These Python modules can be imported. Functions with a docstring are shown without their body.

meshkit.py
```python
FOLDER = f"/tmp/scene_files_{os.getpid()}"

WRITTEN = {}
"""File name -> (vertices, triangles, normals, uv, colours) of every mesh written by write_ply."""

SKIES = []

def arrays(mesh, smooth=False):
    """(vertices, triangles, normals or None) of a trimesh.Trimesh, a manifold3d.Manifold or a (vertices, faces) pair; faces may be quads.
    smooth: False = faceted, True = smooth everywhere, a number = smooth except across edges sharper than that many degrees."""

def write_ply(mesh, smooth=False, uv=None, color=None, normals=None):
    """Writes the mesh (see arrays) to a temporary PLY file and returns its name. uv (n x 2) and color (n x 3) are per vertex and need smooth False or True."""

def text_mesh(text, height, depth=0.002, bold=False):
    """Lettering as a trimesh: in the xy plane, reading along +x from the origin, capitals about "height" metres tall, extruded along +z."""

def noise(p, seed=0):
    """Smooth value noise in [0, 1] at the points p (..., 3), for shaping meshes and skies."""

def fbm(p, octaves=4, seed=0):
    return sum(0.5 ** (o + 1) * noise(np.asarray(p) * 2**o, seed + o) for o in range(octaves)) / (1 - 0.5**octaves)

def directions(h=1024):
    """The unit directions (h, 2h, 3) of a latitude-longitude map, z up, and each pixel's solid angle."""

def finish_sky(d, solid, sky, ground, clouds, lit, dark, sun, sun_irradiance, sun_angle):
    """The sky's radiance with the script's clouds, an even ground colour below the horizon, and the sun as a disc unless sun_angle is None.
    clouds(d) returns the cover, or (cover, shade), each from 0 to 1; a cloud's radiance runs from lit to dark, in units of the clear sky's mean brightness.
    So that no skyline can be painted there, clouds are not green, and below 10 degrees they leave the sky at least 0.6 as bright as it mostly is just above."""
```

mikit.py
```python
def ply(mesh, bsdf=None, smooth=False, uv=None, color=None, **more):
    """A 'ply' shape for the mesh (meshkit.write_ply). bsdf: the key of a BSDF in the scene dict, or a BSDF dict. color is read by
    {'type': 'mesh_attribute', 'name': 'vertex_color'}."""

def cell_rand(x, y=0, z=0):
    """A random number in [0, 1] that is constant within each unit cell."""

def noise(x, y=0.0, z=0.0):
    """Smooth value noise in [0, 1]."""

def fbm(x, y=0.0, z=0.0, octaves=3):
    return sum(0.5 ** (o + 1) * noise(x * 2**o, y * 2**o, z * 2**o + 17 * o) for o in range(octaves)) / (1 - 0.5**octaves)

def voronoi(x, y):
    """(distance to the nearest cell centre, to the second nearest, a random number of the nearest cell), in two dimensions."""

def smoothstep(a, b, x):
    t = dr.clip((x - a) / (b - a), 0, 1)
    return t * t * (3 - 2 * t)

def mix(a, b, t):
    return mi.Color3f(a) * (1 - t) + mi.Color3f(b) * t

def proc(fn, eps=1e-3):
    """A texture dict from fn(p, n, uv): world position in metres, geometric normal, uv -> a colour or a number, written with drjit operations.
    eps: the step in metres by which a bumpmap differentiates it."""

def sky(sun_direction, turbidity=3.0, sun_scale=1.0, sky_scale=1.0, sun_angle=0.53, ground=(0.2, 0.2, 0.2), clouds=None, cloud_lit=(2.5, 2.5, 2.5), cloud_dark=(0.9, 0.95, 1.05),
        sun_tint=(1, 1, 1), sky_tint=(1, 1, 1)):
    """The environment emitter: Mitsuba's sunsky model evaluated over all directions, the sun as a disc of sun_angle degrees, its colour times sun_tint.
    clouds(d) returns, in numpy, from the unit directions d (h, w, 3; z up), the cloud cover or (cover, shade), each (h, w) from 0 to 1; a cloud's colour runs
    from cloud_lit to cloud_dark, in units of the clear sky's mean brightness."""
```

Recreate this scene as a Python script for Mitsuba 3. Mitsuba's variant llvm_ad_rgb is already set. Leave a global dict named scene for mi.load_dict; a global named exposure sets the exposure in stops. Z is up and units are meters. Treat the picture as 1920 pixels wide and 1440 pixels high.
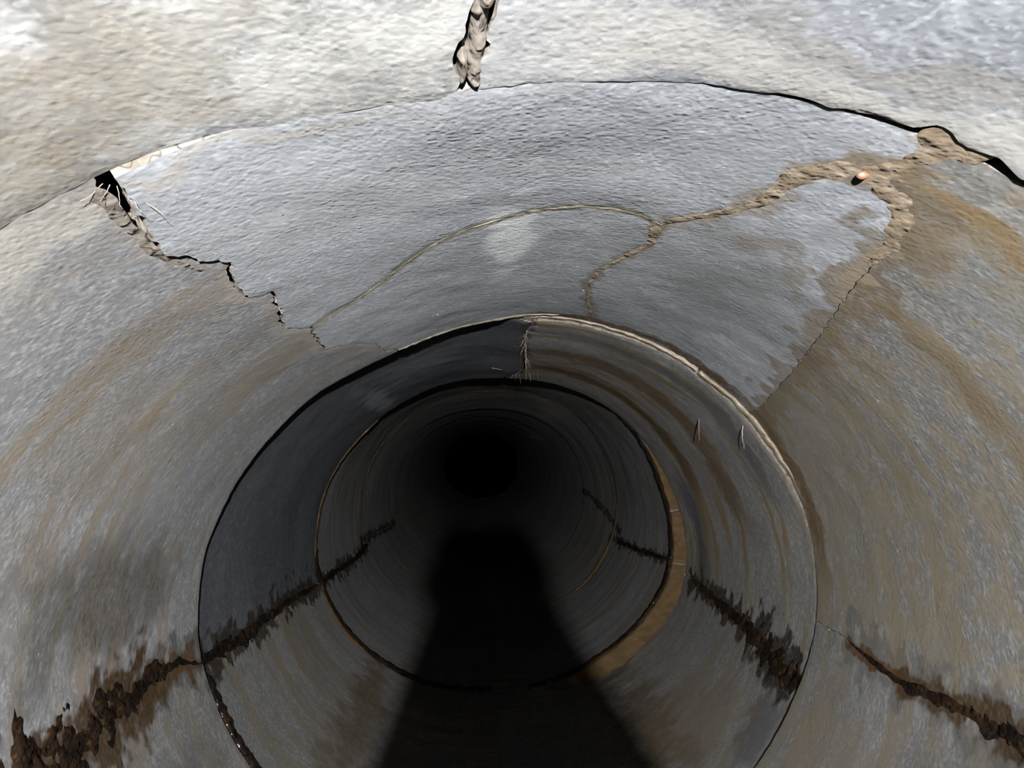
import math
import numpy as np
import shapely
from shapely.geometry import Polygon, LineString, Point, box as sbox
from shapely.ops import unary_union
from scipy.spatial import Delaunay
import trimesh
import drjit as dr
import mitsuba as mi
import mikit
import meshkit
from mikit import proc, noise, fbm, smoothstep, mix

T = mi.ScalarTransform4f
scene, labels = {'type': 'scene'}, {}

# ---------------------------------------------------------------- camera
EYE = np.array([0.0, 0.0, 0.67])                       # in the pipe, invert at z = 0
AIM = np.array([0.04831325, 0.99479994, 0.08965993])
scene['sensor'] = {'type': 'perspective', 'fov_axis': 'x', 'fov': math.degrees(2 * math.atan(960 / 1333.0)), 'near_clip': 0.005, 'far_clip': 60.0,
                   'to_world': T().look_at(origin=EYE.tolist(), target=(EYE + AIM).tolist(), up=[0, 0, 1])}

# ---------------------------------------------------------------- light: one hand lamp held above and behind the camera
LAMP = np.array([0.02, -0.40, 0.740])
LAMP_TILT = -7.0                                       # degrees below level: the lamp points a little up, as the camera does
LAMP_POWER = 3280.0
LAMP_RADIUS = 0.007
LAMP_TINT = (0.975, 0.985, 1.0)
exposure = 6.12

# ---------------------------------------------------------------- the pipe's measured shape
CX, CZ = 0.05, 0.43                                    # axis of the pipe, running along +y
JOINT = [-0.46, 0.39, 1.152, 1.95, 2.82, 3.69, 4.55] + [4.55 + 0.87 * k for k in range(1, 7)]
R1 = [0.449, 0.456, 0.465, 0.473, 0.478, 0.481, 0.483, 0.484, 0.485, 0.485, 0.485, 0.482, 0.477, 0.467, 0.453, 0.444, 0.437, 0.434, 0.434, 0.439, 0.447, 0.457, 0.471, 0.482, 0.49, 0.495, 0.499, 0.5, 0.499, 0.495, 0.489, 0.481, 0.472, 0.464, 0.453, 0.445]
R2 = [0.452, 0.461, 0.467, 0.476, 0.482, 0.491, 0.498, 0.504, 0.504, 0.5, 0.494, 0.48, 0.471, 0.463, 0.452, 0.442, 0.437, 0.435, 0.434, 0.434, 0.442, 0.452, 0.458, 0.462, 0.466, 0.473, 0.482, 0.48, 0.479, 0.47, 0.462, 0.454, 0.446, 0.435, 0.434, 0.443]
R3 = [0.429, 0.434, 0.443, 0.454, 0.464, 0.475, 0.484, 0.493, 0.504, 0.517, 0.525, 0.521, 0.502, 0.483, 0.468, 0.448, 0.421, 0.407, 0.402, 0.407, 0.418, 0.428, 0.439, 0.451, 0.462, 0.475, 0.482, 0.479, 0.475, 0.47, 0.46, 0.451, 0.445, 0.44, 0.436, 0.433]
R4 = [0.467, 0.474, 0.487, 0.497, 0.503, 0.503, 0.502, 0.505, 0.504, 0.503, 0.498, 0.488, 0.477, 0.466, 0.448, 0.435, 0.429, 0.426, 0.423, 0.422, 0.428, 0.442, 0.45, 0.457, 0.471, 0.485, 0.489, 0.488, 0.493, 0.499, 0.493, 0.493, 0.492, 0.484, 0.472, 0.468]
R5 = [0.44, 0.442, 0.452, 0.463, 0.475, 0.488, 0.5, 0.503, 0.5, 0.498, 0.496, 0.491, 0.481, 0.472, 0.463, 0.451, 0.439, 0.431, 0.431, 0.436, 0.443, 0.45, 0.459, 0.471, 0.483, 0.491, 0.494, 0.494, 0.49, 0.488, 0.487, 0.482, 0.472, 0.459, 0.449, 0.443]
ANG36 = np.arange(0, 361, 10.0)


def ring_fn(values):
    v = np.r_[values, values[0]]
    fine = np.interp(np.arange(0, 360, 2.0), ANG36, v)
    k = np.exp(-0.5 * (np.arange(-4, 5) / 2.0) ** 2)
    fine = np.convolve(np.r_[fine[-4:], fine, fine[:4]], k / k.sum(), 'valid')
    return lambda a: np.interp(np.mod(a, 360), np.arange(0, 362, 2.0), np.r_[fine, fine[0]])


FAR = [ring_fn(v) for v in (R1, R2, R3, R4, R5)] + [ring_fn(np.array(R5) * f) for f in (1.0, 1.0, 1.0, 1.0, 1.0, 1.0, 1.0)]   # far end of each section


def knots(*pts):                                       # offset of a section's near end from the far end before it, by angle from the crown
    a, d = np.array(pts).T
    return lambda x: np.interp((np.asarray(x) + 180) % 360 - 180, a, d)


STEP = [knots((-180, 0.006), (-60, 0.001), (-36, 0.0005), (-8, 0.0), (0, 0.0005), (22, 0.0015), (30, 0.003), (60, 0.006), (180, 0.006)),
        knots((-180, 0.008), (-110, 0.010), (-80, 0.012), (-50, 0.019), (-20, 0.021), (-4, 0.014), (4, -0.008), (60, -0.012), (80, 0.0), (110, 0.01), (180, 0.008)),
        knots((-180, 0.0), (-110, 0.004), (-60, 0.012), (0, 0.02), (40, 0.012), (62, -0.004), (75, -0.018), (90, -0.03), (112, -0.045), (140, -0.042), (155, -0.02), (165, 0.0), (180, 0.0)),
        knots((-180, 0.006), (-90, 0.012), (0, 0.004), (90, 0.012), (180, 0.006))] + [knots((-180, 0.01), (0, 0.014), (180, 0.01)) for _ in range(9)]


def near_fn(i):
    if i == 0:
        lift = knots((-180, 0.0), (-90, 0.01), (-40, 0.05), (0, 0.075), (40, 0.05), (90, 0.01), (180, 0.0))
        return lambda a: FAR[0](a) + lift(a)
    return lambda a: FAR[i - 1](a) + STEP[i - 1](a)


NEAR = [near_fn(i) for i in range(len(JOINT) - 1)]
RREF = 0.47                                            # arc length per radian in (s, y) sheets
S = lambda deg: ((deg + 180.0) % 360.0 - 180.0) * math.pi / 180 * RREF


def surface(i, s, y, lift=0.0):
    """Points of section i's inner face: s is arc length from the crown (right positive), y metres along; lift moves into the bore."""
    a = np.degrees(np.asarray(s) / RREF)
    u = np.clip((np.asarray(y) - JOINT[i]) / (JOINT[i + 1] - JOINT[i]), -0.1, 1.1)
    r = NEAR[i](a) * (1 - u) + FAR[i](a) * u
    p = np.stack([np.asarray(s), np.asarray(y), np.zeros_like(np.asarray(y))], -1)
    r = r + (meshkit.fbm(p * [7, 7, 7], 3, 5) - 0.5) * 0.006 + (meshkit.fbm(p * [55, 60, 55], 2, 9) - 0.5) * 0.0005
    r = r - lift
    t = np.radians(a)
    return np.stack([CX + r * np.sin(t), np.broadcast_to(y, r.shape), CZ + r * np.cos(t)], -1)


# ---------------------------------------------------------------- materials
def seg_dist(s, y, pts):
    d = None
    for (ax, ay), (bx, by) in zip(pts[:-1], pts[1:]):
        ex, ey = bx - ax, by - ay
        k = dr.clip(((s - ax) * ex + (y - ay) * ey) / (ex * ex + ey * ey + 1e-9), 0, 1)
        q = dr.square(s - ax - ex * k) + dr.square(y - ay - ey * k)
        d = q if d is None else dr.minimum(d, q)
    return dr.sqrt(d)


def L(*pts):
    return [(S(a), y) for a, y in pts]


TAN, OCHRE, RUST, DARK, CREAM, PALE = (0.31, 0.265, 0.205), (0.235, 0.185, 0.115), (0.105, 0.055, 0.022), (0.045, 0.038, 0.032), (0.52, 0.47, 0.39), (0.46, 0.48, 0.46)


CLAY = 0.28                                            # the stoneware is a dull mid grey: scales every clay, crust and stain colour below


def skin(seed, base, light, speck=0.5, mottle=None, mottle_amount=0.0, streak=None, streak_amount=0.0, blobs=(), bands=(), lines=()):
    """Stoneware skin: speckle, mottling, stains that ran round the bore, and pale and stained patches, bands and lines where the pipe has them (s, y in metres)."""
    def fn(p, n, uv):
        s, y = uv.x, uv.y
        fine = noise(s * 210, y * 330, seed)
        mid = fbm(s * 75, y * 110, seed + 5.0, 2)
        big = fbm(s * 9, y * 13, seed + 9.0, 3)
        warp = fbm(s * 24, y * 30, seed + 2.0, 3) - 0.5
        dots = smoothstep(0.60, 0.84, noise(s * 310, y * 370, seed + 3.0))
        grain = 0.55 + 0.9 * (fine * 0.6 + mid * 0.4)
        c = mix(base, light, dr.clip(smoothstep(0.35, 0.85, fine * 0.55 + mid * 0.45) * speck + (big - 0.5) * 0.7, 0, 1))
        c = mix(c, mi.Color3f(c) * 0.5 + mi.Color3f(light) * 0.75, dots * speck * 0.75)
        if mottle is not None:
            c = mix(c, mottle, smoothstep(0.46, 0.62, fbm(s * 40, y * 52, seed + 21.0, 3)) * mottle_amount * grain)
        if streak is not None:
            st = fbm(s * 3.2, y * 52 + warp * 1.6, seed + 31.0, 3)
            c = mix(c, streak, dr.clip(smoothstep(0.45, 0.68, st) * streak_amount * grain * (0.35 + 1.3 * big), 0, 1))
        for s0, y0, rs, ry, amount, colour, edge in blobs:
            d = dr.sqrt(dr.square((s - s0) / rs) + dr.square((y - y0) / ry)) + warp * 1.5 + (mid - 0.5) * 0.5
            c = mix(c, colour, dr.clip(smoothstep(1.0 + edge, 1.0 - edge, d) * amount * grain, 0, 1))
        sway = fbm(s * 5, y * 3 + seed, 0, 2) if bands else 0.5
        for y0, w, s0, s1, amount, colour in bands:    # round the bore at one y between s0 and s1
            d = dr.abs(y - y0 + warp * 0.045 + (sway - 0.5) * 0.06) / w
            ends = smoothstep(s0 - 0.06, s0 + 0.06, s) * (1 - smoothstep(s1 - 0.06, s1 + 0.06, s))
            c = mix(c, colour, dr.clip(smoothstep(1.25, 0.35, d + (mid - 0.5) * 0.7) * amount * ends * grain, 0, 1))
        rag = fbm(s * 38, y * 46, seed + 41.0, 4) - 0.5 if lines else 0.0
        for pts, w, jag, amount, colour in lines:
            d = seg_dist(s, y, pts) + (rag * 2.4 + (mid - 0.5) * 0.8) * jag
            c = mix(c, colour, dr.clip(smoothstep(w * 1.35, w * 0.65, d) * amount * (0.75 + 0.5 * fine), 0, 1))
        return c * CLAY
    return fn


def relief(p, n, uv):
    s, y = uv.x, uv.y
    return noise(s * 300, y * 330, 3.0) * 0.6 + noise(s * 560, y * 610, 8.0) * 0.3 + fbm(s * 110, y * 125, 1.0, 2) * 0.5


RELIEF = proc(relief, 6e-4)


def add_bsdf(key, fn, rough=0.6, spec=0.0, bump=0.0005, texture=None):
    scene[key] = {'type': 'twosided', 'b': {'type': 'bumpmap', 'arbitrary': texture or RELIEF, 'scale': bump,
                  'nested': {'type': 'principled', 'base_color': proc(fn), 'roughness': rough, 'specular': spec}}}


# crack lines, (degrees from the crown, metres along the pipe)
K0 = L((352.0, -0.7), (353, -0.3), (351.5, 0.0), (354, 0.2), (354.7, 0.305), (354.3, 0.32), (353.8, 0.331), (353.3, 0.344), (353.1, 0.357), (352.8, 0.372), (352.4, 0.43))
A = L((327.4, 0.3), (326.8, 0.387), (326.0, 0.412), (325.6, 0.433), (325.1, 0.457), (324.6, 0.472), (324.2, 0.497), (324.5, 0.508), (325.2, 0.519), (325.7, 0.535), (327.1, 0.549), (327.4, 0.559), (326.8, 0.577), (325.9, 0.607), (325.3, 0.64), (326.4, 0.66), (327.9, 0.662), (326.7, 0.709), (325.5, 0.753), (324.9, 0.793), (326.2, 0.813), (327.3, 0.826), (326.2, 0.893), (325.8, 0.943), (328.1, 0.966), (330.5, 0.989), (333.1, 1.037), (333.4, 1.104), (335.8, 1.134), (337.1, 1.25))
A_W = [9, 9, 8.5, 7, 6, 5, 3.5, 2.5, 2, 1.2, 1, 1, 3, 4, 2, 1, 2.5, 3.5, 3.5, 2, 1, 2, 4, 2.5, 2, 1, 1.2, 2, 3, 4]          # mm
B = L((259, 1.25), (259.3, 1.145), (261.8, 1.086), (262.3, 1.021), (261.5, 0.961), (260.8, 0.896), (259.8, 0.85), (258.8, 0.779), (258, 0.6), (258, 0.3))
C = L((94, 1.25), (94.7, 1.046), (96.1, 0.971), (96.9, 0.896), (96.0, 0.834), (95.8, 0.779), (95.8, 0.701), (95.3, 0.65), (95, 0.3))
D = L((33, 0.3), (31.5, 0.38), (29.0, 0.39), (28.4, 0.407), (27.8, 0.427), (26.9, 0.445), (25.2, 0.449), (24.2, 0.461), (22.9, 0.479), (22.2, 0.511), (21.8, 0.544), (19.9, 0.576), (17.6, 0.604), (15.1, 0.64))
E1 = L((15.1, 0.64), (14.9, 0.658), (15.7, 0.696), (14.6, 0.736), (13.0, 0.789), (11.8, 0.819), (11.6, 0.89), (12.9, 0.983), (15.9, 1.084), (17, 1.25))
E2 = L((15.1, 0.64), (12.2, 0.625), (8.9, 0.616), (5.9, 0.614), (3.0, 0.62), (0.0, 0.625), (356.9, 0.634), (353.8, 0.645), (350.5, 0.658), (346.9, 0.686), (343.7, 0.72), (340.1, 0.758), (335.5, 0.792), (330.9, 0.808), (327.3, 0.826))
F = L((25.6, 0.447), (28.0, 0.455), (30.5, 0.468), (32.4, 0.486), (33.5, 0.51), (34.5, 0.54), (35.3, 0.569), (36.7, 0.611), (38.1, 0.653), (40.3, 0.71), (42.7, 0.781), (45.5, 0.864), (49.2, 0.987), (52.6, 1.1), (54, 1.25))
G = L((5.0, 1.05), (5.1, 1.198), (4.5, 1.268), (4.9, 1.375), (6.6, 1.499), (7.6, 1.734), (7.0, 1.832), (3.1, 1.968), (2, 2.05))
H = L((259.6, 1.05), (259.4, 1.156), (258.4, 1.243), (257.4, 1.376), (258.0, 1.482), (257.7, 1.641), (256.5, 1.804), (256.1, 1.928), (256, 2.05))
I = L((101.3, 2.05), (101.3, 1.883), (102.1, 1.704), (102.9, 1.536), (104.0, 1.394), (105.7, 1.295), (106.2, 1.215), (106.4, 1.05))
J = L((256, 1.85), (255.7, 1.943), (254.8, 2.241), (253.5, 2.528), (254.7, 2.807), (255, 2.9))
K = L((103.2, 2.9), (103.0, 2.712), (100.9, 2.352), (99.2, 2.123), (97.8, 1.974), (97.5, 1.85))
L4 = L((258, 2.7), (257.7, 2.855), (255.2, 3.221), (253.2, 3.597), (253, 3.8))
M4 = L((88, 3.8), (88.4, 3.576), (92.5, 3.194), (97.8, 2.859), (99, 2.7))

add_bsdf('skin_near_left', skin(1.0, (0.235, 0.24, 0.244), (0.44, 0.445, 0.44), 0.8, mottle=(0.53, 0.53, 0.515), mottle_amount=0.8,
    blobs=[(S(320), 0.335, 0.13, 0.065, 0.75, (0.25, 0.215, 0.165), 0.5), (S(300), 0.2, 0.16, 0.2, 0.5, (0.22, 0.225, 0.22), 0.5), (S(346), 0.345, 0.1, 0.07, 0.4, (0.50, 0.475, 0.42), 0.5)]))
add_bsdf('skin_near_right', skin(2.0, (0.235, 0.243, 0.257), (0.36, 0.37, 0.388), 0.8,
    blobs=[(S(357), 0.35, 0.06, 0.12, 0.65, (0.48, 0.475, 0.455), 0.5)],
    bands=[(0.360, 0.026, S(0), S(75), 0.8, (0.47, 0.45, 0.41)), (0.325, 0.015, S(8), S(80), 0.45, (0.30, 0.275, 0.23))]))
WEB = [(D, 0.014, 0.016, 0.7, TAN), (E1, 0.008, 0.010, 0.6, OCHRE), (E2, 0.007, 0.006, 0.6, (0.23, 0.20, 0.12)), (F, 0.020, 0.03, 0.65, (0.21, 0.16, 0.10)), (F[5:9], 0.007, 0.014, 0.7, (0.33, 0.265, 0.185))]
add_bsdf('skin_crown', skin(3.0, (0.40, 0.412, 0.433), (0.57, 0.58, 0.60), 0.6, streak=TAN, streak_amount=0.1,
    blobs=[(S(357.5), 0.71, 0.024, 0.10, 0.9, (0.85, 0.87, 0.85), 0.45), (S(338), 0.50, 0.09, 0.12, 0.4, (0.52, 0.535, 0.53), 0.6), (S(12), 1.07, 0.15, 0.07, 0.4, (0.25, 0.257, 0.27), 0.5), (S(20), 0.47, 0.07, 0.05, 0.4, (0.30, 0.31, 0.325), 0.5), (S(33), 0.80, 0.10, 0.2, 0.6, (0.25, 0.254, 0.256), 0.5), (S(22), 0.72, 0.1, 0.1, 0.4, (0.24, 0.235, 0.22), 0.5)],  # first blob: a pale oblong patch along the crown
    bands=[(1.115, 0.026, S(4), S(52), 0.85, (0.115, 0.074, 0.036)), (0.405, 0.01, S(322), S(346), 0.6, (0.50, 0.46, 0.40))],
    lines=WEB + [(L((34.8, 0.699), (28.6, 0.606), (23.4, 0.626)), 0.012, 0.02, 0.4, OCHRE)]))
add_bsdf('skin_left_wall', skin(4.0, (0.262, 0.261, 0.262), (0.415, 0.412, 0.405), 0.65, streak=(0.29, 0.245, 0.19), streak_amount=0.65,
    blobs=[(S(318), 0.415, 0.12, 0.025, 0.75, (0.47, 0.44, 0.385), 0.5), (S(277), 0.88, 0.075, 0.15, 0.75, (0.125, 0.112, 0.098), 0.5), (S(281), 1.02, 0.02, 0.04, 0.5, (0.24, 0.21, 0.18), 0.5), (S(302), 0.72, 0.1, 0.12, 0.4, (0.29, 0.24, 0.18), 0.6), (S(292), 0.9, 0.06, 0.07, 0.35, (0.32, 0.33, 0.345), 0.5)],
    lines=[(B, 0.034, 0.035, 0.65, (0.085, 0.078, 0.07)), (B[:5], 0.014, 0.022, 0.8, RUST), (B[4:], 0.046, 0.045, 0.85, (0.075, 0.045, 0.022)), (A, 0.012, 0.010, 0.5, (0.40, 0.355, 0.30))]))
add_bsdf('skin_right_wall', skin(5.0, (0.212, 0.206, 0.195), (0.355, 0.342, 0.315), 0.7, streak=(0.235, 0.19, 0.125), streak_amount=0.6, mottle=(0.265, 0.22, 0.155), mottle_amount=0.6,
    blobs=[(S(70), 1.0, 0.2, 0.16, 0.4, (0.25, 0.22, 0.17), 0.6), (S(45), 0.52, 0.1, 0.03, 0.5, (0.24, 0.25, 0.255), 0.5)],
    bands=[(0.43, 0.009, S(30), S(75), 0.8, (0.26, 0.185, 0.10)), (0.595, 0.012, S(36), S(75), 0.6, OCHRE), (1.12, 0.024, S(40), S(85), 0.8, (0.14, 0.09, 0.045))],
    lines=[(F, 0.030, 0.03, 0.6, (0.19, 0.14, 0.085)), (F[5:9], 0.007, 0.014, 0.7, (0.33, 0.265, 0.185)), (C[1:], 0.028, 0.035, 0.5, (0.115, 0.113, 0.11)), (C[1:4], 0.008, 0.012, 0.85, RUST), (C[3:], 0.016, 0.018, 0.88, (0.08, 0.05, 0.025))]))
add_bsdf('skin_invert', skin(6.0, (0.196, 0.193, 0.188), (0.31, 0.30, 0.285), 0.65, streak=(0.22, 0.175, 0.115), streak_amount=0.5,
    blobs=[(S(221), 1.60, 0.05, 0.35, 0.75, (0.115, 0.083, 0.05), 0.6), (S(138), 1.60, 0.055, 0.33, 0.8, (0.095, 0.07, 0.045), 0.6), (S(120), 1.22, 0.09, 0.045, 0.6, (0.085, 0.091, 0.104), 0.4), (S(246), 0.98, 0.03, 0.1, 0.5, (0.12, 0.115, 0.11), 0.6), (S(128), 1.45, 0.09, 0.25, 0.45, (0.185, 0.14, 0.09), 0.6), (S(112), 1.05, 0.05, 0.12, 0.4, (0.25, 0.205, 0.145), 0.6)],
    lines=[(B, 0.034, 0.035, 0.65, (0.085, 0.078, 0.07)), (B[:5], 0.014, 0.022, 0.8, RUST), (B[4:], 0.046, 0.045, 0.85, (0.075, 0.045, 0.022)), (C[1:], 0.028, 0.035, 0.5, (0.115, 0.113, 0.11)), (C[1:4], 0.008, 0.012, 0.85, RUST), (C[3:], 0.016, 0.018, 0.88, (0.08, 0.05, 0.025)),
           (H[1:-1], 0.022, 0.03, 0.9, DARK), (I[1:5], 0.024, 0.03, 0.9, DARK), (I[4:-1], 0.042, 0.04, 0.92, DARK)]))
add_bsdf('skin_slate', skin(7.0, (0.098, 0.103, 0.112), (0.16, 0.166, 0.175), 0.6,  # darker slate-grey than the other shards, with two paler patches
    blobs=[(S(321), 1.70, 0.028, 0.2, 0.7, (0.30, 0.31, 0.325), 0.6), (S(338), 1.50, 0.085, 0.13, 0.6, (0.27, 0.278, 0.288), 0.6)],
    lines=[(H[1:-1], 0.026, 0.036, 0.92, DARK)]), rough=0.5)
add_bsdf('skin_rusty', skin(8.0, (0.222, 0.216, 0.205), (0.36, 0.342, 0.312), 0.65, streak=(0.25, 0.19, 0.11), streak_amount=0.85,
    bands=[(1.46, 0.06, S(8), S(80), 0.75, (0.135, 0.085, 0.04)), (1.70, 0.05, S(10), S(75), 0.8, (0.12, 0.075, 0.036)), (1.80, 0.06, S(70), S(112), 0.75, (0.10, 0.105, 0.115)), (1.25, 0.035, S(20), S(70), 0.7, (0.10, 0.107, 0.115))],
    lines=[(I[1:5], 0.024, 0.03, 0.9, DARK), (I[4:-1], 0.044, 0.05, 0.92, DARK), (G, 0.012, 0.012, 0.5, DARK)]))
add_bsdf('skin_far', skin(9.0, (0.185, 0.187, 0.19), (0.295, 0.293, 0.288), 0.6, streak=(0.19, 0.15, 0.10), streak_amount=0.6,
    lines=[(J, 0.018, 0.03, 0.9, DARK), (K, 0.013, 0.02, 0.9, DARK), (L4, 0.018, 0.02, 0.9, DARK), (M4, 0.012, 0.015, 0.9, DARK)]))


def crumb(seed, a, b, c, scale=160, creased=0.0):
    def fn(p, n, uv):
        f = noise(p.x * scale * 2, p.y * scale * 2, p.z * scale * 2 + seed)
        g = fbm(p.x * scale * 0.4, p.y * scale * 0.4, p.z * scale * 0.4 + seed, 3)
        c0 = mix(mix(a, b, smoothstep(0.3, 0.7, g)), c, smoothstep(0.55, 0.9, f * 0.6 + g * 0.4))
        if creased:                                    # fine cracks through the broken clay
            r = dr.abs(fbm(p.x * 75, p.y * 45, p.z * 75 + seed * 3, 3) - 0.5)
            c0 = mix(c0, (0.05, 0.038, 0.03), smoothstep(0.035, 0.01, r) * creased)
        return c0 * CLAY
    return fn


def crumb_relief(p, n, uv):
    return fbm(p.x * 140, p.y * 140, p.z * 140, 3)


CRUMB = proc(crumb_relief, 6e-4)
add_bsdf('broken_clay', crumb(1, (0.165, 0.14, 0.11), (0.25, 0.215, 0.175), (0.32, 0.285, 0.24), creased=0.85), rough=0.8, spec=0.3, bump=0.003, texture=CRUMB)
add_bsdf('mineral', crumb(2, (0.26, 0.195, 0.125), (0.36, 0.285, 0.20), (0.47, 0.40, 0.31)), rough=0.6, spec=0.4, bump=0.0025, texture=CRUMB)
add_bsdf('yellow_mineral', crumb(3, (0.23, 0.205, 0.14), (0.34, 0.31, 0.22), (0.45, 0.425, 0.33)), rough=0.6, spec=0.4, bump=0.002, texture=CRUMB)
add_bsdf('wet_rust', crumb(5, (0.012, 0.008, 0.006), (0.033, 0.019, 0.010), (0.085, 0.046, 0.018), 90), rough=0.22, spec=0.6, bump=0.004, texture=CRUMB)
add_bsdf('mortar', crumb(6, (0.115, 0.070, 0.030), (0.15, 0.095, 0.043), (0.18, 0.122, 0.065), 200), rough=0.8, spec=0.08, bump=0.0025, texture=CRUMB)
add_bsdf('earth', crumb(8, (0.045, 0.034, 0.024), (0.075, 0.056, 0.038), (0.10, 0.08, 0.058), 30), rough=0.9, spec=0.2, bump=0.01, texture=CRUMB)
scene['root_skin'] = {'type': 'twosided', 'b': {'type': 'principled', 'base_color': {'type': 'rgb', 'value': [0.05, 0.036, 0.025]}, 'roughness': 0.6, 'specular': 0.4}}
scene['pale_root_skin'] = {'type': 'twosided', 'b': {'type': 'principled', 'base_color': {'type': 'rgb', 'value': [0.11, 0.10, 0.08]}, 'roughness': 0.5, 'specular': 0.5}}
scene['black_plastic'] = {'type': 'twosided', 'b': {'type': 'principled', 'base_color': {'type': 'rgb', 'value': [0.02, 0.02, 0.021]}, 'roughness': 0.5, 'specular': 0.4}}
scene['pebble_clay'] = {'type': 'twosided', 'b': {'type': 'principled', 'base_color': {'type': 'rgb', 'value': [0.10, 0.043, 0.024]}, 'roughness': 0.5, 'specular': 0.5}}
scene['glass_white'] = {'type': 'diffuse', 'reflectance': {'type': 'rgb', 'value': [0.6, 0.6, 0.6]}}


# ---------------------------------------------------------------- mesh helpers
def put(key, mesh, bsdf, uv=None, smooth=True, **more):
    name, k = key, 0
    while name in scene:
        k += 1
        name = f'{key}_{k:03d}'
    scene[name] = mikit.ply(mesh, bsdf, smooth=smooth, uv=uv, **more)
    return name


def thing(key, label, category, group=None):
    labels[key] = {'label': label, 'category': category}
    if group:
        labels[key]['group'] = group


def crack_poly(pts, widths, seed, jag=0.0012):
    """A gap of varying width (mm) along a line, with a ragged run."""
    rng = np.random.default_rng(seed)
    pts, widths = np.array(pts), np.broadcast_to(np.array(widths, float) / 1000, (len(pts),))
    line = LineString(pts)
    n = max(int(line.length / 0.004), 4)
    t = np.linspace(0, line.length, n)
    acc = np.r_[0, np.cumsum(np.hypot(*np.diff(pts, axis=0).T))]
    w = np.interp(t, acc, widths)
    c = np.array([line.interpolate(d).coords[0] for d in t])
    c[1:-1] += rng.normal(0, 1, (n - 2, 2)) * jag
    return unary_union([LineString(c[k:k + 2]).buffer(max((w[k] + w[k + 1]) / 4 * (0.8 + 0.4 * rng.random()), 0.0003), quad_segs=1) for k in range(n - 1)])


def resample(ring, h):
    line = LineString(ring.coords)
    n = max(int(round(line.length / h)), 6)
    return np.array([line.interpolate(d).coords[0] for d in np.linspace(0, line.length, n, endpoint=False)])


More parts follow.
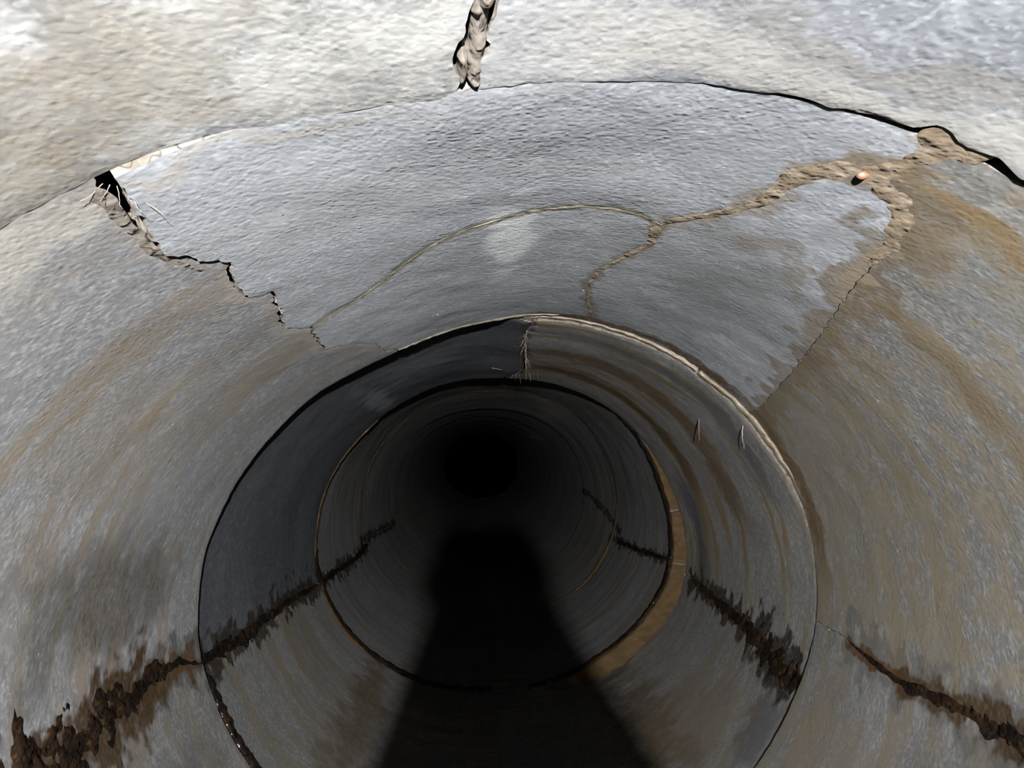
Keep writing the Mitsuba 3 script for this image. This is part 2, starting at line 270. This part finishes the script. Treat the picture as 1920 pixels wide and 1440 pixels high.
def shard(key, i, poly, bsdf, h, thick=0.045, lift=lambda s, y: 0.0 * s, seed=0, chip=0.003, edge_bsdf='broken_clay'):
    """One broken piece of section i's wall: inner face, outer face and, as a sub-part, its broken edges."""
    loops = [resample(r, h * 0.8) for r in (poly.exterior, *poly.interiors)]
    border = np.vstack(loops)
    x0, y0, x1, y1 = poly.bounds
    gx, gy = np.meshgrid(np.arange(x0, x1, h), np.arange(y0, y1, h * 0.9))
    gx[1::2] += h / 2
    g = np.c_[gx.ravel(), gy.ravel()]
    rng = np.random.default_rng(seed)
    g = g + rng.uniform(-0.12, 0.12, g.shape) * h
    g = g[shapely.contains_xy(poly.buffer(-h * 0.55), g[:, 0], g[:, 1])]
    pts = np.vstack([border, g])
    tri = Delaunay(pts).simplices
    c = pts[tri].mean(1)
    tri = tri[shapely.contains_xy(poly, c[:, 0], c[:, 1])]
    e1, e2 = pts[tri[:, 1]] - pts[tri[:, 0]], pts[tri[:, 2]] - pts[tri[:, 0]]
    area = e1[:, 0] * e2[:, 1] - e1[:, 1] * e2[:, 0]
    longest = np.max([np.hypot(*(pts[tri[:, k]] - pts[tri[:, k - 1]]).T) for k in range(3)], axis=0)
    tri, area = tri[longest < 3.2 * h], area[longest < 3.2 * h]
    tri = tri[np.abs(area) > 1e-10]
    area = area[np.abs(area) > 1e-10]
    tri[area > 0] = tri[area > 0][:, ::-1]
    d = shapely.distance(poly.boundary, shapely.points(pts)) if len(pts) < 40000 else np.r_[np.zeros(len(border)), np.full(len(g), 1.0)]
    p3 = np.c_[pts, np.zeros(len(pts))]
    up = lift(pts[:, 0], pts[:, 1]) - chip * np.clip(1 - d / 0.009, 0, 1) ** 1.5 * (0.2 + 1.2 * meshkit.fbm(p3 * 90, 2, seed))
    inner = surface(i, pts[:, 0], pts[:, 1], up)
    outer = surface(i, pts[:, 0], pts[:, 1], -thick)
    n = len(pts)
    v = np.vstack([inner, outer])
    f = np.vstack([tri, tri[:, ::-1] + n])
    name = put(key, trimesh.Trimesh(v, f, process=False), bsdf, uv=np.vstack([pts, pts]))
    ev, ef, base, off = [], [], 0, 0
    for lp in loops:
        m = len(lp)
        rows = []
        for k, q in enumerate((0.0, 0.3, 0.65, 1.0)):
            row = inner[off:off + m] * (1 - q) + outer[off:off + m] * q
            if 0 < q < 1:
                row = row + (np.stack([meshkit.fbm(row * 70 + z, 2, seed) for z in (0, 9, 17)], -1) - 0.5) * 0.006
            rows.append(row)
        ev.append(np.vstack(rows))
        k = np.arange(m)
        for r in range(3):
            a, b = base + r * m + k, base + r * m + (k + 1) % m
            ef.append(np.c_[a, b, b + m, a + m])
        base += 4 * m
        off += m
    put(name + '__broken_edge', (np.vstack(ev), np.vstack(ef)), edge_bsdf, smooth=False)
    return name


def ribbon(key, i, pts, width, height, bsdf, seed=0, step=0.004, across=9, ragged=0.5, sink=0.0006, lumps=120, patchy=0.0, rough=1.3, base=0.0):
    """A crust lying along a line on section i's inner face: ragged edges, lumpy top. width and height in metres, a number or one per point."""
    pts = np.array(pts)
    acc = np.r_[0, np.cumsum(np.hypot(*np.diff(pts, axis=0).T))]
    n = max(int(acc[-1] / step), 3)
    t = np.linspace(0, acc[-1], n)
    c = np.c_[np.interp(t, acc, pts[:, 0]), np.interp(t, acc, pts[:, 1])]
    for _ in range(3):
        c[1:-1] = (c[:-2] + 2 * c[1:-1] + c[2:]) / 4
    w = np.interp(t, acc, np.broadcast_to(np.asarray(width, float), (len(pts),)))
    hh = np.interp(t, acc, np.broadcast_to(np.asarray(height, float), (len(pts),)))
    taper = np.clip(np.minimum(t, acc[-1] - t) / 0.012, 0.1, 1)
    d = np.gradient(c, axis=0)
    d /= np.linalg.norm(d, axis=1, keepdims=True) + 1e-12
    nrm = np.c_[-d[:, 1], d[:, 0]]
    q = np.c_[t * 45, np.full(n, seed * 7.7), np.zeros(n)]
    left = w / 2 * taper * (1 + ragged * 2 * (meshkit.fbm(q, 3, seed) - 0.5))
    right = w / 2 * taper * (1 + ragged * 2 * (meshkit.fbm(q + 50, 3, seed) - 0.5))
    u = np.linspace(-1, 1, across)
    side = np.where(u[None] < 0, u[None] * left[:, None], u[None] * right[:, None])
    xy = c[:, None] + side[..., None] * nrm[:, None]
    prof = np.sqrt(np.clip(1 - u ** 2, 0, 1))[None]
    p3 = np.concatenate([xy, np.zeros(xy.shape[:2] + (1,))], -1)
    lift = hh[:, None] * taper[:, None] * prof * (1 - rough / 2 + rough * meshkit.fbm(p3 * lumps, 3, seed)) - sink * (1 - prof) + base
    if patchy:
        lift = lift - patchy * hh[:, None] * 2.2 * np.clip((0.54 - meshkit.fbm(p3 * 75 + seed, 3, seed)) / 0.12, 0, 1)
    v = surface(i, xy[..., 0].ravel(), xy[..., 1].ravel(), lift.ravel())
    a, b = np.meshgrid(np.arange(n - 1), np.arange(across - 1), indexing='ij')
    k = (a * across + b).ravel()
    f = np.c_[k, k + 1, k + across + 1, k + across]
    return put(key, (v, f), bsdf, uv=xy.reshape(-1, 2))


def tube(points, radii, sides=6):
    p = np.asarray(points, float)
    t = np.gradient(p, axis=0)
    t /= np.linalg.norm(t, axis=1, keepdims=True) + 1e-12
    a = np.cross(t, np.where(np.abs(t[:, 2:]) < 0.9, [0, 0, 1.0], [1.0, 0, 0]))
    a /= np.linalg.norm(a, axis=1, keepdims=True) + 1e-12
    b, ang = np.cross(t, a), np.arange(sides) * 2 * np.pi / sides
    v = p[:, None] + np.broadcast_to(radii, (len(p),))[:, None, None] * (np.cos(ang)[None, :, None] * a[:, None] + np.sin(ang)[None, :, None] * b[:, None])
    i, j = np.meshgrid(np.arange(len(p) - 1), np.arange(sides), indexing='ij')
    q = np.stack([i * sides + j, i * sides + (j + 1) % sides, (i + 1) * sides + (j + 1) % sides, (i + 1) * sides + j], -1).reshape(-1, 4)
    return v.reshape(-1, 3), q


def collar(key, i, a0, a1, y0, depth, outer, inner, bsdf, seed=0):
    """A curved bar lying in the joint at section i's near end between two angles: outer and inner are offsets from the face of the section before, by angle."""
    n = max(int(abs(a1 - a0) * 1.2), 4)
    a = np.linspace(a0, a1, n)
    prof = [(0.0, 0.06), (0.5, 0.0), (1.0, 0.02), (1.03, 0.3), (1.03, 0.9), (0.9, 1.0), (0.0, 1.0)]        # (0 outer .. 1 inner, depth)
    rows = []
    r_out, r_in = FAR[i - 1](a) + outer(a), FAR[i - 1](a) + inner(a)
    for q, z in prof:
        r = r_out * (1 - q) + r_in * q
        y = np.full(n, y0 + depth * z)
        pt = np.stack([CX + r * np.sin(np.radians(a)), y, CZ + r * np.cos(np.radians(a))], -1)
        w = (np.stack([meshkit.fbm(pt * 60 + s, 3, seed) for s in (0, 5, 11)], -1) - 0.5) * 0.006
        w[[0, -1]] *= 0.4
        rows.append(pt + w)
    m = len(prof)
    v = np.stack(rows, 1).reshape(-1, 3)
    k, j = np.meshgrid(np.arange(n - 1), np.arange(m), indexing='ij')
    f = np.stack([k * m + j, k * m + (j + 1) % m, (k + 1) * m + (j + 1) % m, (k + 1) * m + j], -1).reshape(-1, 4)
    tri = np.vstack([f[:, [0, 1, 2]], f[:, [0, 2, 3]]] + [np.array([[o, o + x, o + x + 1] for x in range(1, m - 1)]) for o in (0, (n - 1) * m)])
    return put(key, trimesh.Trimesh(v, tri, process=False), bsdf, smooth=40)


# ---------------------------------------------------------------- the earth around the pipe
def earth():
    a, y = np.meshgrid(np.radians(np.arange(0, 360, 6)), np.arange(-0.5, 10.0, 0.12), indexing='ij')
    p = np.stack([np.cos(a) * 3, np.sin(a) * 3, y * 4], -1)
    r = 0.60 + 0.05 * meshkit.fbm(p, 3, 4)
    v = np.stack([CX + r * np.sin(a), y, CZ + r * np.cos(a)], -1)
    n, m = v.shape[:2]
    i, j = np.meshgrid(np.arange(n), np.arange(m - 1), indexing='ij')
    f = np.stack([i * m + j, i * m + j + 1, ((i + 1) % n) * m + j + 1, ((i + 1) % n) * m + j], -1).reshape(-1, 4)
    return v.reshape(-1, 3), f


put('wall_earth', earth(), 'earth', smooth=True)
labels['wall_earth'] = {'kind': 'structure', 'label': 'dark brown earth packed round the outside of the pipe'}

# ---------------------------------------------------------------- pipe sections
GAP = 0.004


def sheet(i, cut_bottom=True):
    """Section i's wall unrolled, with slightly ragged ends."""
    rng = np.random.default_rng(40 + i)
    n = 360
    s = np.linspace(S(-179.9999), S(179.9999), n)
    q = np.c_[s * 30, np.full(n, i * 3.3), np.zeros(n)]
    right = np.clip((s - S(6)) / 0.12, 0.06, 1) if i in (0, 1) else np.ones(n)
    amp = 0.012 * right if i == 0 else np.full(n, 0.004)
    y0 = JOINT[i] + ((GAP if i < 2 else 0.0015) + (meshkit.fbm(q, 3, 1) - 0.5) * 0.003) * (right if i == 1 else 1.0)
    y1 = JOINT[i + 1] - 0.002 * right + (meshkit.fbm(q * [3.0 if i == 0 else 1.6, 1, 1], 3, 2) - 0.5) * amp
    if i == 0:
        y1 -= 0.011 * np.clip((s - S(25)) / 0.012, 0, 1) * np.exp(-np.clip(s - S(26.5), 0, 1) / 0.05)
        y1 += 0.006 * np.clip((S(352) - s) / 0.01, 0, 1) * np.clip((s - S(330)) / 0.06, 0, 1)
    return Polygon(np.vstack([np.c_[s, y0], np.c_[s, y1][::-1]]))


def pieces(i, cracks):
    rest = sheet(i).difference(unary_union(cracks))
    return [g for g in getattr(rest, 'geoms', [rest]) if g.area > 2e-4]


def find(parts, deg, y):
    return next((g for g in parts if g.contains(Point(S(deg), y))), None)


# the section the camera is in: crown cracked lengthwise, rim ragged
sec = 'pipe_section'
thing(sec, 'pale lime-blotched pipe section nearest the camera, crown split lengthwise at the top of the picture', 'pipe section')
ps = pieces(0, [crack_poly(K0, [8, 8, 8, 9, 12, 12, 12, 12, 12, 13, 14], 1, 0.0018)])
shard(sec + '__shard', 0, find(ps, -60, 0.0), 'skin_near_left', 0.006, seed=1, chip=0.0008, lift=lambda s, y: 0.0003 * np.clip((y - 0.1) / 0.25, 0, 1) * np.exp(-((s - S(345)) / 0.14) ** 2))
labels[sec + '__shard'] = {'label': 'whitish shard with brown-stained rim'}
shard(sec + '__shard', 0, find(ps, 60, 0.0), 'skin_near_right', 0.005, seed=2, chip=0.0008)
labels[sec + '__shard_001'] = {'label': 'blue-grey shard with cream rim'}
for k, (a0, ya, a1, yb, w, lift) in enumerate([(353.7, 0.300, 353.2, 0.396, 0.014, -0.005), (352.5, 0.350, 352.2, 0.393, 0.010, -0.006), (354.3, 0.25, 354.0, 0.335, 0.013, -0.004), (352.8, 0.15, 354.0, 0.26, 0.012, -0.005), (352.0, -0.05, 352.6, 0.14, 0.011, -0.006)]):
    ribbon(sec + '__fractured_core', 0, L((a0, ya), ((a0 + a1) / 2 + 0.2, (ya + yb) / 2), (a1, yb)), w, 0.006, 'broken_clay', base=lift, seed=60 + k, step=0.002, across=11, ragged=0.35, sink=0.010, lumps=150, rough=0.7)

# second section: crazed crown, open stepped crack on the left, rusty cracks at both sides
sec = 'pipe_section_001'
thing(sec, 'blue-grey pipe section with a stepped open crack at left and ochre veins on its crown', 'pipe section')
ps = pieces(1, [crack_poly(A, A_W, 2, 0.0016), crack_poly(B, 2.0, 3), crack_poly(C, 1.5, 4), crack_poly(D, 1.2, 5), crack_poly(E1, 1.0, 6), crack_poly(E2, 0.8, 7), crack_poly(F, 1.0, 8)])
for k, (deg, y, mat, lab) in enumerate([(-5, 0.5, 'skin_crown', 'blue-grey crown shard'), (-5, 0.95, 'skin_crown', 'wedge-shaped crown shard with a pale patch'), (30, 0.8, 'skin_crown', 'grey shard framed by ochre veins'),
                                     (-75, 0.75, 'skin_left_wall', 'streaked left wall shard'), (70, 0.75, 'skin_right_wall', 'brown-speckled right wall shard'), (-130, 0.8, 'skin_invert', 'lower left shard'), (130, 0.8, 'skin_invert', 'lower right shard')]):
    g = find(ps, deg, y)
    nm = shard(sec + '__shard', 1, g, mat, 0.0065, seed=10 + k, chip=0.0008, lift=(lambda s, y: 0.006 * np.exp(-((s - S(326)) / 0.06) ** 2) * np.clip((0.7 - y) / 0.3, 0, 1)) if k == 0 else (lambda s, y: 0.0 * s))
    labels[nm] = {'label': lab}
CHIPS = [[(326.9, 0.577), (327.7, 0.585), (327.0, 0.63), (326.1, 0.645), (325.8, 0.62)], [(327.2, 0.70), (327.9, 0.69), (327.0, 0.745), (325.9, 0.79), (325.6, 0.77)],
         [(327.0, 0.85), (327.6, 0.86), (326.8, 0.91), (326.0, 0.935), (326.0, 0.90)], [(324.9, 0.505), (325.9, 0.52), (326.2, 0.545), (325.5, 0.535)]]
for k, ch in enumerate(CHIPS):
    shard(sec + '__chip', 1, Polygon(L(*ch)).buffer(0.0005), 'broken_clay', 0.004, thick=0.02, seed=30 + k, lift=lambda s, y: 0.0 * s - 0.0035)
ribbon(sec + '__broken_lip', 1, L((325.6, 0.40), (324.8, 0.425), (324.3, 0.455), (323.6, 0.485), (323.8, 0.515), (324.6, 0.545), (325.6, 0.57)), [0.018, 0.016, 0.012, 0.010, 0.010, 0.008, 0.005], 0.0005, 'broken_clay', seed=3, across=13, ragged=0.8, step=0.0025, lumps=220, patchy=0.4)
ribbon(sec + '__mineral_vein', 1, D[1:], [0.03, 0.035, 0.022, 0.02, 0.03, 0.032, 0.03, 0.024, 0.016, 0.014, 0.012, 0.012, 0.013], [0.0005] * 8 + [0.0004] * 5, 'mineral', seed=4, ragged=1.0, rough=0.6, patchy=0.5, step=0.0025, across=15, lumps=260)
ribbon(sec + '__mineral_vein', 1, E1[:-1], [0.014, 0.013, 0.012, 0.009, 0.008, 0.007, 0.005, 0.004, 0.004], 0.0004, 'mineral', seed=5, ragged=0.9, rough=0.6, patchy=0.8, step=0.0025, lumps=260)
ribbon(sec + '__mineral_vein', 1, E2[:-2], [0.008] * 4 + [0.008] * 3 + [0.007] * 3 + [0.005] * 3, 0.0003, 'yellow_mineral', seed=6, ragged=0.8, rough=0.6, patchy=0.9, step=0.0025, lumps=260)
ribbon(sec + '__mineral_vein', 1, F[:7], [0.026, 0.026, 0.022, 0.017, 0.014, 0.012, 0.010], 0.0004, 'mineral', seed=7, ragged=1.2, rough=0.5, patchy=0.7, step=0.0025, across=13, lumps=260)
ribbon(sec + '__rim_crust', 1, L((336, 1.142), (342, 1.143), (348, 1.143), (354, 1.142), (358, 1.135), (4, 1.12), (10, 1.115)), [0.006, 0.009, 0.008, 0.009, 0.010, 0.008, 0.004], 0.002, 'yellow_mineral', seed=8, ragged=0.8)
ribbon(sec + '__rust_deposit', 1, B[1:9], [0.004, 0.012, 0.028, 0.032, 0.05, 0.075, 0.10, 0.10], [0.0008, 0.001, 0.0012, 0.0014, 0.002, 0.003, 0.0035, 0.0035], 'wet_rust', seed=10, patchy=0.5, ragged=1.1, across=17, lumps=70)
ribbon(sec + '__rust_deposit', 1, C[1:8], [0.003, 0.008, 0.012, 0.018, 0.022, 0.026, 0.028], [0.0008, 0.001, 0.0012, 0.0016, 0.002, 0.002, 0.002], 'wet_rust', patchy=0.4, seed=11, ragged=1.0, across=13, lumps=90)

# third section: dark left side, rusty right side
sec = 'pipe_section_002'
thing(sec, 'third pipe section from the camera, dark slate-grey upper left and rust-banded right side', 'pipe section')
ps = pieces(2, [crack_poly(G, [2, 3, 3, 3, 2.5, 3, 4, 4, 4], 12), crack_poly(H, 3, 13), crack_poly(I, 3, 14)])
for k, (deg, y, mat, lab) in enumerate([(-50, 1.5, 'skin_slate', 'dark slate-grey upper left shard'), (50, 1.5, 'skin_rusty', 'rust-banded upper right shard'), (-130, 1.5, 'skin_invert', 'lighter grey lower left shard'), (130, 1.5, 'skin_invert', 'lighter grey lower right shard')]):
    labels[shard(sec + '__shard', 2, find(ps, deg, y), mat, 0.009, seed=40 + k)] = {'label': lab}
ribbon(sec + '__rust_deposit', 2, H[1:8], [0.018, 0.024, 0.028, 0.02, 0.016, 0.014, 0.01], [0.002] * 7, 'wet_rust', patchy=0.5, seed=12, ragged=1.1, across=13)
ribbon(sec + '__rust_deposit', 2, I[1:8], [0.012, 0.02, 0.024, 0.04, 0.06, 0.055, 0.04], [0.0015, 0.002, 0.0025, 0.003, 0.004, 0.004, 0.003], 'wet_rust', patchy=0.5, seed=13, ragged=1.1, across=15, lumps=80)
ribbon(sec + '__rust_deposit', 2, L((257, 1.176), (250, 1.178), (242, 1.18), (234, 1.182), (226, 1.184), (216, 1.184)), [0.02, 0.024, 0.026, 0.03, 0.034, 0.034], 0.006, 'wet_rust', seed=14, ragged=0.6, across=11)
ribbon(sec + '__rim_crust', 2, L((264, 1.943), (275, 1.944), (288, 1.944), (300, 1.944), (315, 1.943)), [0.014, 0.014, 0.012, 0.010, 0.006], 0.003, 'mortar', seed=15, ragged=0.6, step=0.008)
ribbon(sec + '__rim_crust', 2, L((254, 1.942), (246, 1.943), (238, 1.943), (229, 1.943)), [0.012, 0.016, 0.016, 0.010], 0.003, 'mortar', seed=16, ragged=0.7, step=0.008)
collar(sec + '__joint_mortar', 2, 3, 40, 1.1365, 0.014, knots((0, 0.0), (40, 0.0)), knots((0, -0.003), (20, -0.004), (40, -0.006)), 'mineral', 3)
collar(sec + '__joint_mortar', 2, 40.6, 76, 1.1365, 0.014, knots((40, 0.0), (76, 0.0)), knots((40, -0.006), (60, -0.006), (76, 0.0)), 'mineral', 4)

# fourth section: exposed ochre end on its right
sec = 'pipe_section_003'
thing(sec, 'fourth pipe section from the camera, an ochre mortar collar showing round its lower right joint', 'pipe section')
ps = pieces(3, [crack_poly(J, 3, 15), crack_poly(K, 3, 16)])
for k, g in enumerate(sorted(ps, key=lambda g: -g.area)):
    top = abs(g.representative_point().x) < S(90) and g.contains(Point(S(-50), 2.4))
    labels[shard(sec + '__shard', 3, g, 'skin_far', 0.014, seed=50 + k)] = {'label': 'upper shard' if top else 'lower shard'}
c_out, c_in = knots((50, -0.0005), (60, -0.001), (160, -0.001)), knots((50, -0.001), (62, -0.006), (75, -0.02), (90, -0.033), (112, -0.048), (140, -0.046), (155, -0.024), (163, -0.006))
for k, (a0, a1) in enumerate([(60, 81.5), (82.3, 98.0), (98.8, 158)]):
    labels[collar(sec + '__joint_collar', 3, a0, a1, 1.934, 0.015, c_out, c_in, 'mortar', 5 + k)] = {'label': 'ochre mortar collar piece'}
ribbon(sec + '__rust_deposit', 3, L((253, 1.97), (248, 1.972), (240, 1.972), (226, 1.972), (214, 1.972), (200, 1.972), (180, 1.972), (168, 1.972), (158, 1.972), (150, 1.99)), [0.02, 0.016, 0.014, 0.026, 0.034, 0.034, 0.03, 0.03, 0.03, 0.02], 0.006, 'wet_rust', seed=17, ragged=0.6, step=0.008)
ribbon(sec + '__rust_deposit', 3, J[1:5], [0.02, 0.016, 0.018, 0.016], 0.004, 'wet_rust', seed=18, ragged=1.0, step=0.008)
ribbon(sec + '__rust_deposit', 3, K[1:5], [0.012, 0.016, 0.018, 0.008], 0.004, 'wet_rust', seed=20, ragged=1.0, step=0.008)

# fifth section and the ones behind it in the dark
for i in range(4, len(JOINT) - 1):
    sec = f'pipe_section_{i:03d}'
    if i == 4:
        thing(sec, 'fifth pipe section from the camera, dim grey, seen through the ochre-collared joint', 'pipe section')
        cr = [crack_poly(L4, 3, 21), crack_poly(M4, 3, 22)]
    elif i == 5:
        thing(sec, 'sixth pipe section from the camera, nearly black, a short dark crack on its left', 'pipe section')
    else:
        thing(sec, 'pipe section deep in the black end of the tunnel, beyond the sixth', 'pipe section', 'pipe sections in the black end of the tunnel')
    if i > 4:
        cr = [crack_poly(L((256, JOINT[i] - 0.1), (254 + i % 3, JOINT[i] + 0.4), (255, JOINT[i + 1] + 0.1)), 4, 20 + i), crack_poly(L((98, JOINT[i] - 0.1), (96 - i % 3, JOINT[i] + 0.5), (95, JOINT[i + 1] + 0.1)), 4, 60 + i)]
    if i == 4:                                         # rims showing round the joint before it
        collar(sec + '__joint_mortar', 4, 88, 150, JOINT[4] + 0.002, 0.016, knots((88, 0.004), (150, 0.004)), knots((88, 0.0), (110, -0.005), (150, -0.001)), 'mortar', 8)
        collar(sec + '__joint_mortar', 4, -104, -25, JOINT[4] + 0.002, 0.016, knots((-104, 0.006), (-25, 0.006)), knots((-104, 0.002), (-60, -0.001), (-25, 0.003)), 'mortar', 9)
    for k, g in enumerate(sorted(pieces(i, cr), key=lambda g: -g.area)):
        shard(sec + '__shard', i, g, 'skin_far', 0.02 if i < 6 else 0.035, seed=70 + 5 * i + k)
    ribbon(sec + '__rim_crust', i, L(*[(a, JOINT[i] + 0.02) for a in range(-80, 85, 10)]), 0.022, 0.005, 'mortar', seed=80 + i, ragged=0.8, step=0.02)

# ---------------------------------------------------------------- roots
def root_line(i, a0, y0, drop, run, side, seed, n=14, lift=0.004):
    rng = np.random.default_rng(seed)
    start = surface(i, np.array([S(a0)]), np.array([y0]), np.array([-lift]))[0]
    t = np.linspace(0, 1, n)[:, None]
    wob = np.cumsum(rng.normal(0, 1, (n, 3)), axis=0) * drop * 0.02
    wob -= wob[0]
    return start + t * [side, run, -drop] + wob * t ** 0.3 + np.sin(t * 5 + seed) * [0.05 * drop, 0.03 * drop, 0.0] * t


def root(key, strands, bsdf, label, group=None):
    thing(key, label, 'root', group)
    for st, r in strands:
        v, f = tube(st, np.linspace(r, r * 0.35, len(st)), 6)
        put(key + '__strand', (v, f), bsdf, smooth=True)


root('root_tuft', [(root_line(2, 4.8 + 0.3 * k, 1.24 + 0.05 * k, 0.03 + 0.012 * (k % 3), 0.03 * (k % 2), 0.004 * (k - 3), 100 + k), 0.0011) for k in range(8)], 'root_skin', 'tuft of thin brown roots hanging from the crown crack of the third section')
root('root_tuft_001', [(root_line(2, 5.5 + 1.1 * k, 1.86 - 0.012 * k, 0.014 + 0.006 * (k % 3), 0.01, 0.002 * (k % 3 - 1), 120 + k), 0.0011) for k in range(8)], 'root_skin', 'row of short dark roots along the crown just before the third joint')
root('root', [(root_line(2, 51.9, 1.351, 0.042, 0.0, -0.002, 141, lift=-0.001), 0.0014)], 'root_skin', 'single brown root hanging on the rust-banded upper right wall, left of the pale root')
root('root_001', [(root_line(2, 54.8, 1.179, 0.042, 0.0, -0.003, 142, lift=0.002), 0.0011)], 'pale_root_skin', 'single pale root hanging from the right side of the second joint')
root('root_002', [(root_line(2, 358.0, 1.735, 0.004, 0.0, 0.024, 143, lift=-0.002), 0.0008)], 'pale_root_skin', 'short pale rootlet lying level on the dark crown of the third section')
root('root_tuft_002', [(root_line(1, 325.9 + 0.25 * k, 0.405 + 0.004 * k, 0.012, -0.006 + 0.004 * k, 0.006 * (k - 1.5), 150 + k), 0.00032) for k in range(5)], 'pale_root_skin', 'wisp of fine pale rootlets at the top of the stepped left crack')

# ---------------------------------------------------------------- small stone
def pebble():
    m = trimesh.creation.icosphere(3, 1.0)
    m.vertices *= 1 + 0.25 * (meshkit.fbm(m.vertices * 1.7 + 5, 2, 3)[:, None] - 0.5)
    m.vertices *= [0.0038, 0.003, 0.0026]
    m.vertices += surface(1, np.array([S(26.2)]), np.array([0.452]), np.array([0.0018]))[0]
    return m


put('pebble', pebble(), 'pebble_clay')
thing('pebble', 'small reddish pebble stuck in the tan crust where the crown veins meet at the right', 'pebble')

# ---------------------------------------------------------------- the photographer's camera, just behind the viewpoint, and the hand lamp
def prism(outline, y0, y1):
    m = trimesh.creation.extrude_polygon(Polygon(outline).buffer(0.004, quad_segs=3), y1 - y0, engine='earcut')
    v = m.vertices
    return trimesh.Trimesh(np.c_[v[:, 0], y0 + v[:, 2], v[:, 1]], m.faces[:, ::-1], process=False)


put('camera__body', prism([(-0.024, 0.565), (-0.022, 0.60), (0.001, 0.66), (0.003, 0.688), (0.008, 0.694), (0.038, 0.694), (0.043, 0.688), (0.049, 0.66), (0.084, 0.60), (0.092, 0.565)], -0.075, -0.03), 'black_plastic', smooth=30)
barrel = trimesh.creation.annulus(r_min=0.0055, r_max=0.0075, height=0.03, sections=48)
barrel.apply_transform(trimesh.transformations.rotation_matrix(math.pi / 2, [1, 0, 0]))
barrel.apply_translation([0, -0.021, 0.67])
put('camera__lens_barrel', barrel, 'black_plastic', smooth=30)
thing('camera', 'black camera that takes the picture, behind the viewpoint', 'camera')

prof = np.array([[0.0, -0.12], [0.018, -0.12], [0.020, -0.115], [0.020, -0.03], [0.026, -0.012], [0.056, 0.068], [0.059, 0.072], [0.056, 0.072], [0.053, 0.068], [0.022, -0.006], [LAMP_RADIUS, -0.008], [0.0, -0.008]])
turn = trimesh.transformations.rotation_matrix(-math.pi / 2 - math.radians(LAMP_TILT), [1, 0, 0])


def on_lamp(m, along):
    m.apply_translation([0, 0, along])
    m.apply_transform(turn)
    m.apply_translation(LAMP)
    return m


put('hand_lamp__housing', on_lamp(trimesh.creation.revolve(prof, sections=48), 0.0), 'black_plastic', smooth=35)
put('hand_lamp__bulb', on_lamp(trimesh.creation.cylinder(LAMP_RADIUS, 0.002, sections=40), -0.0055), 'glass_white', smooth=False,
    emitter={'type': 'area', 'radiance': {'type': 'rgb', 'value': [LAMP_POWER * c for c in LAMP_TINT]}})
thing('hand_lamp', 'black hand lamp with a wide hood, held above and behind the camera', 'lamp')
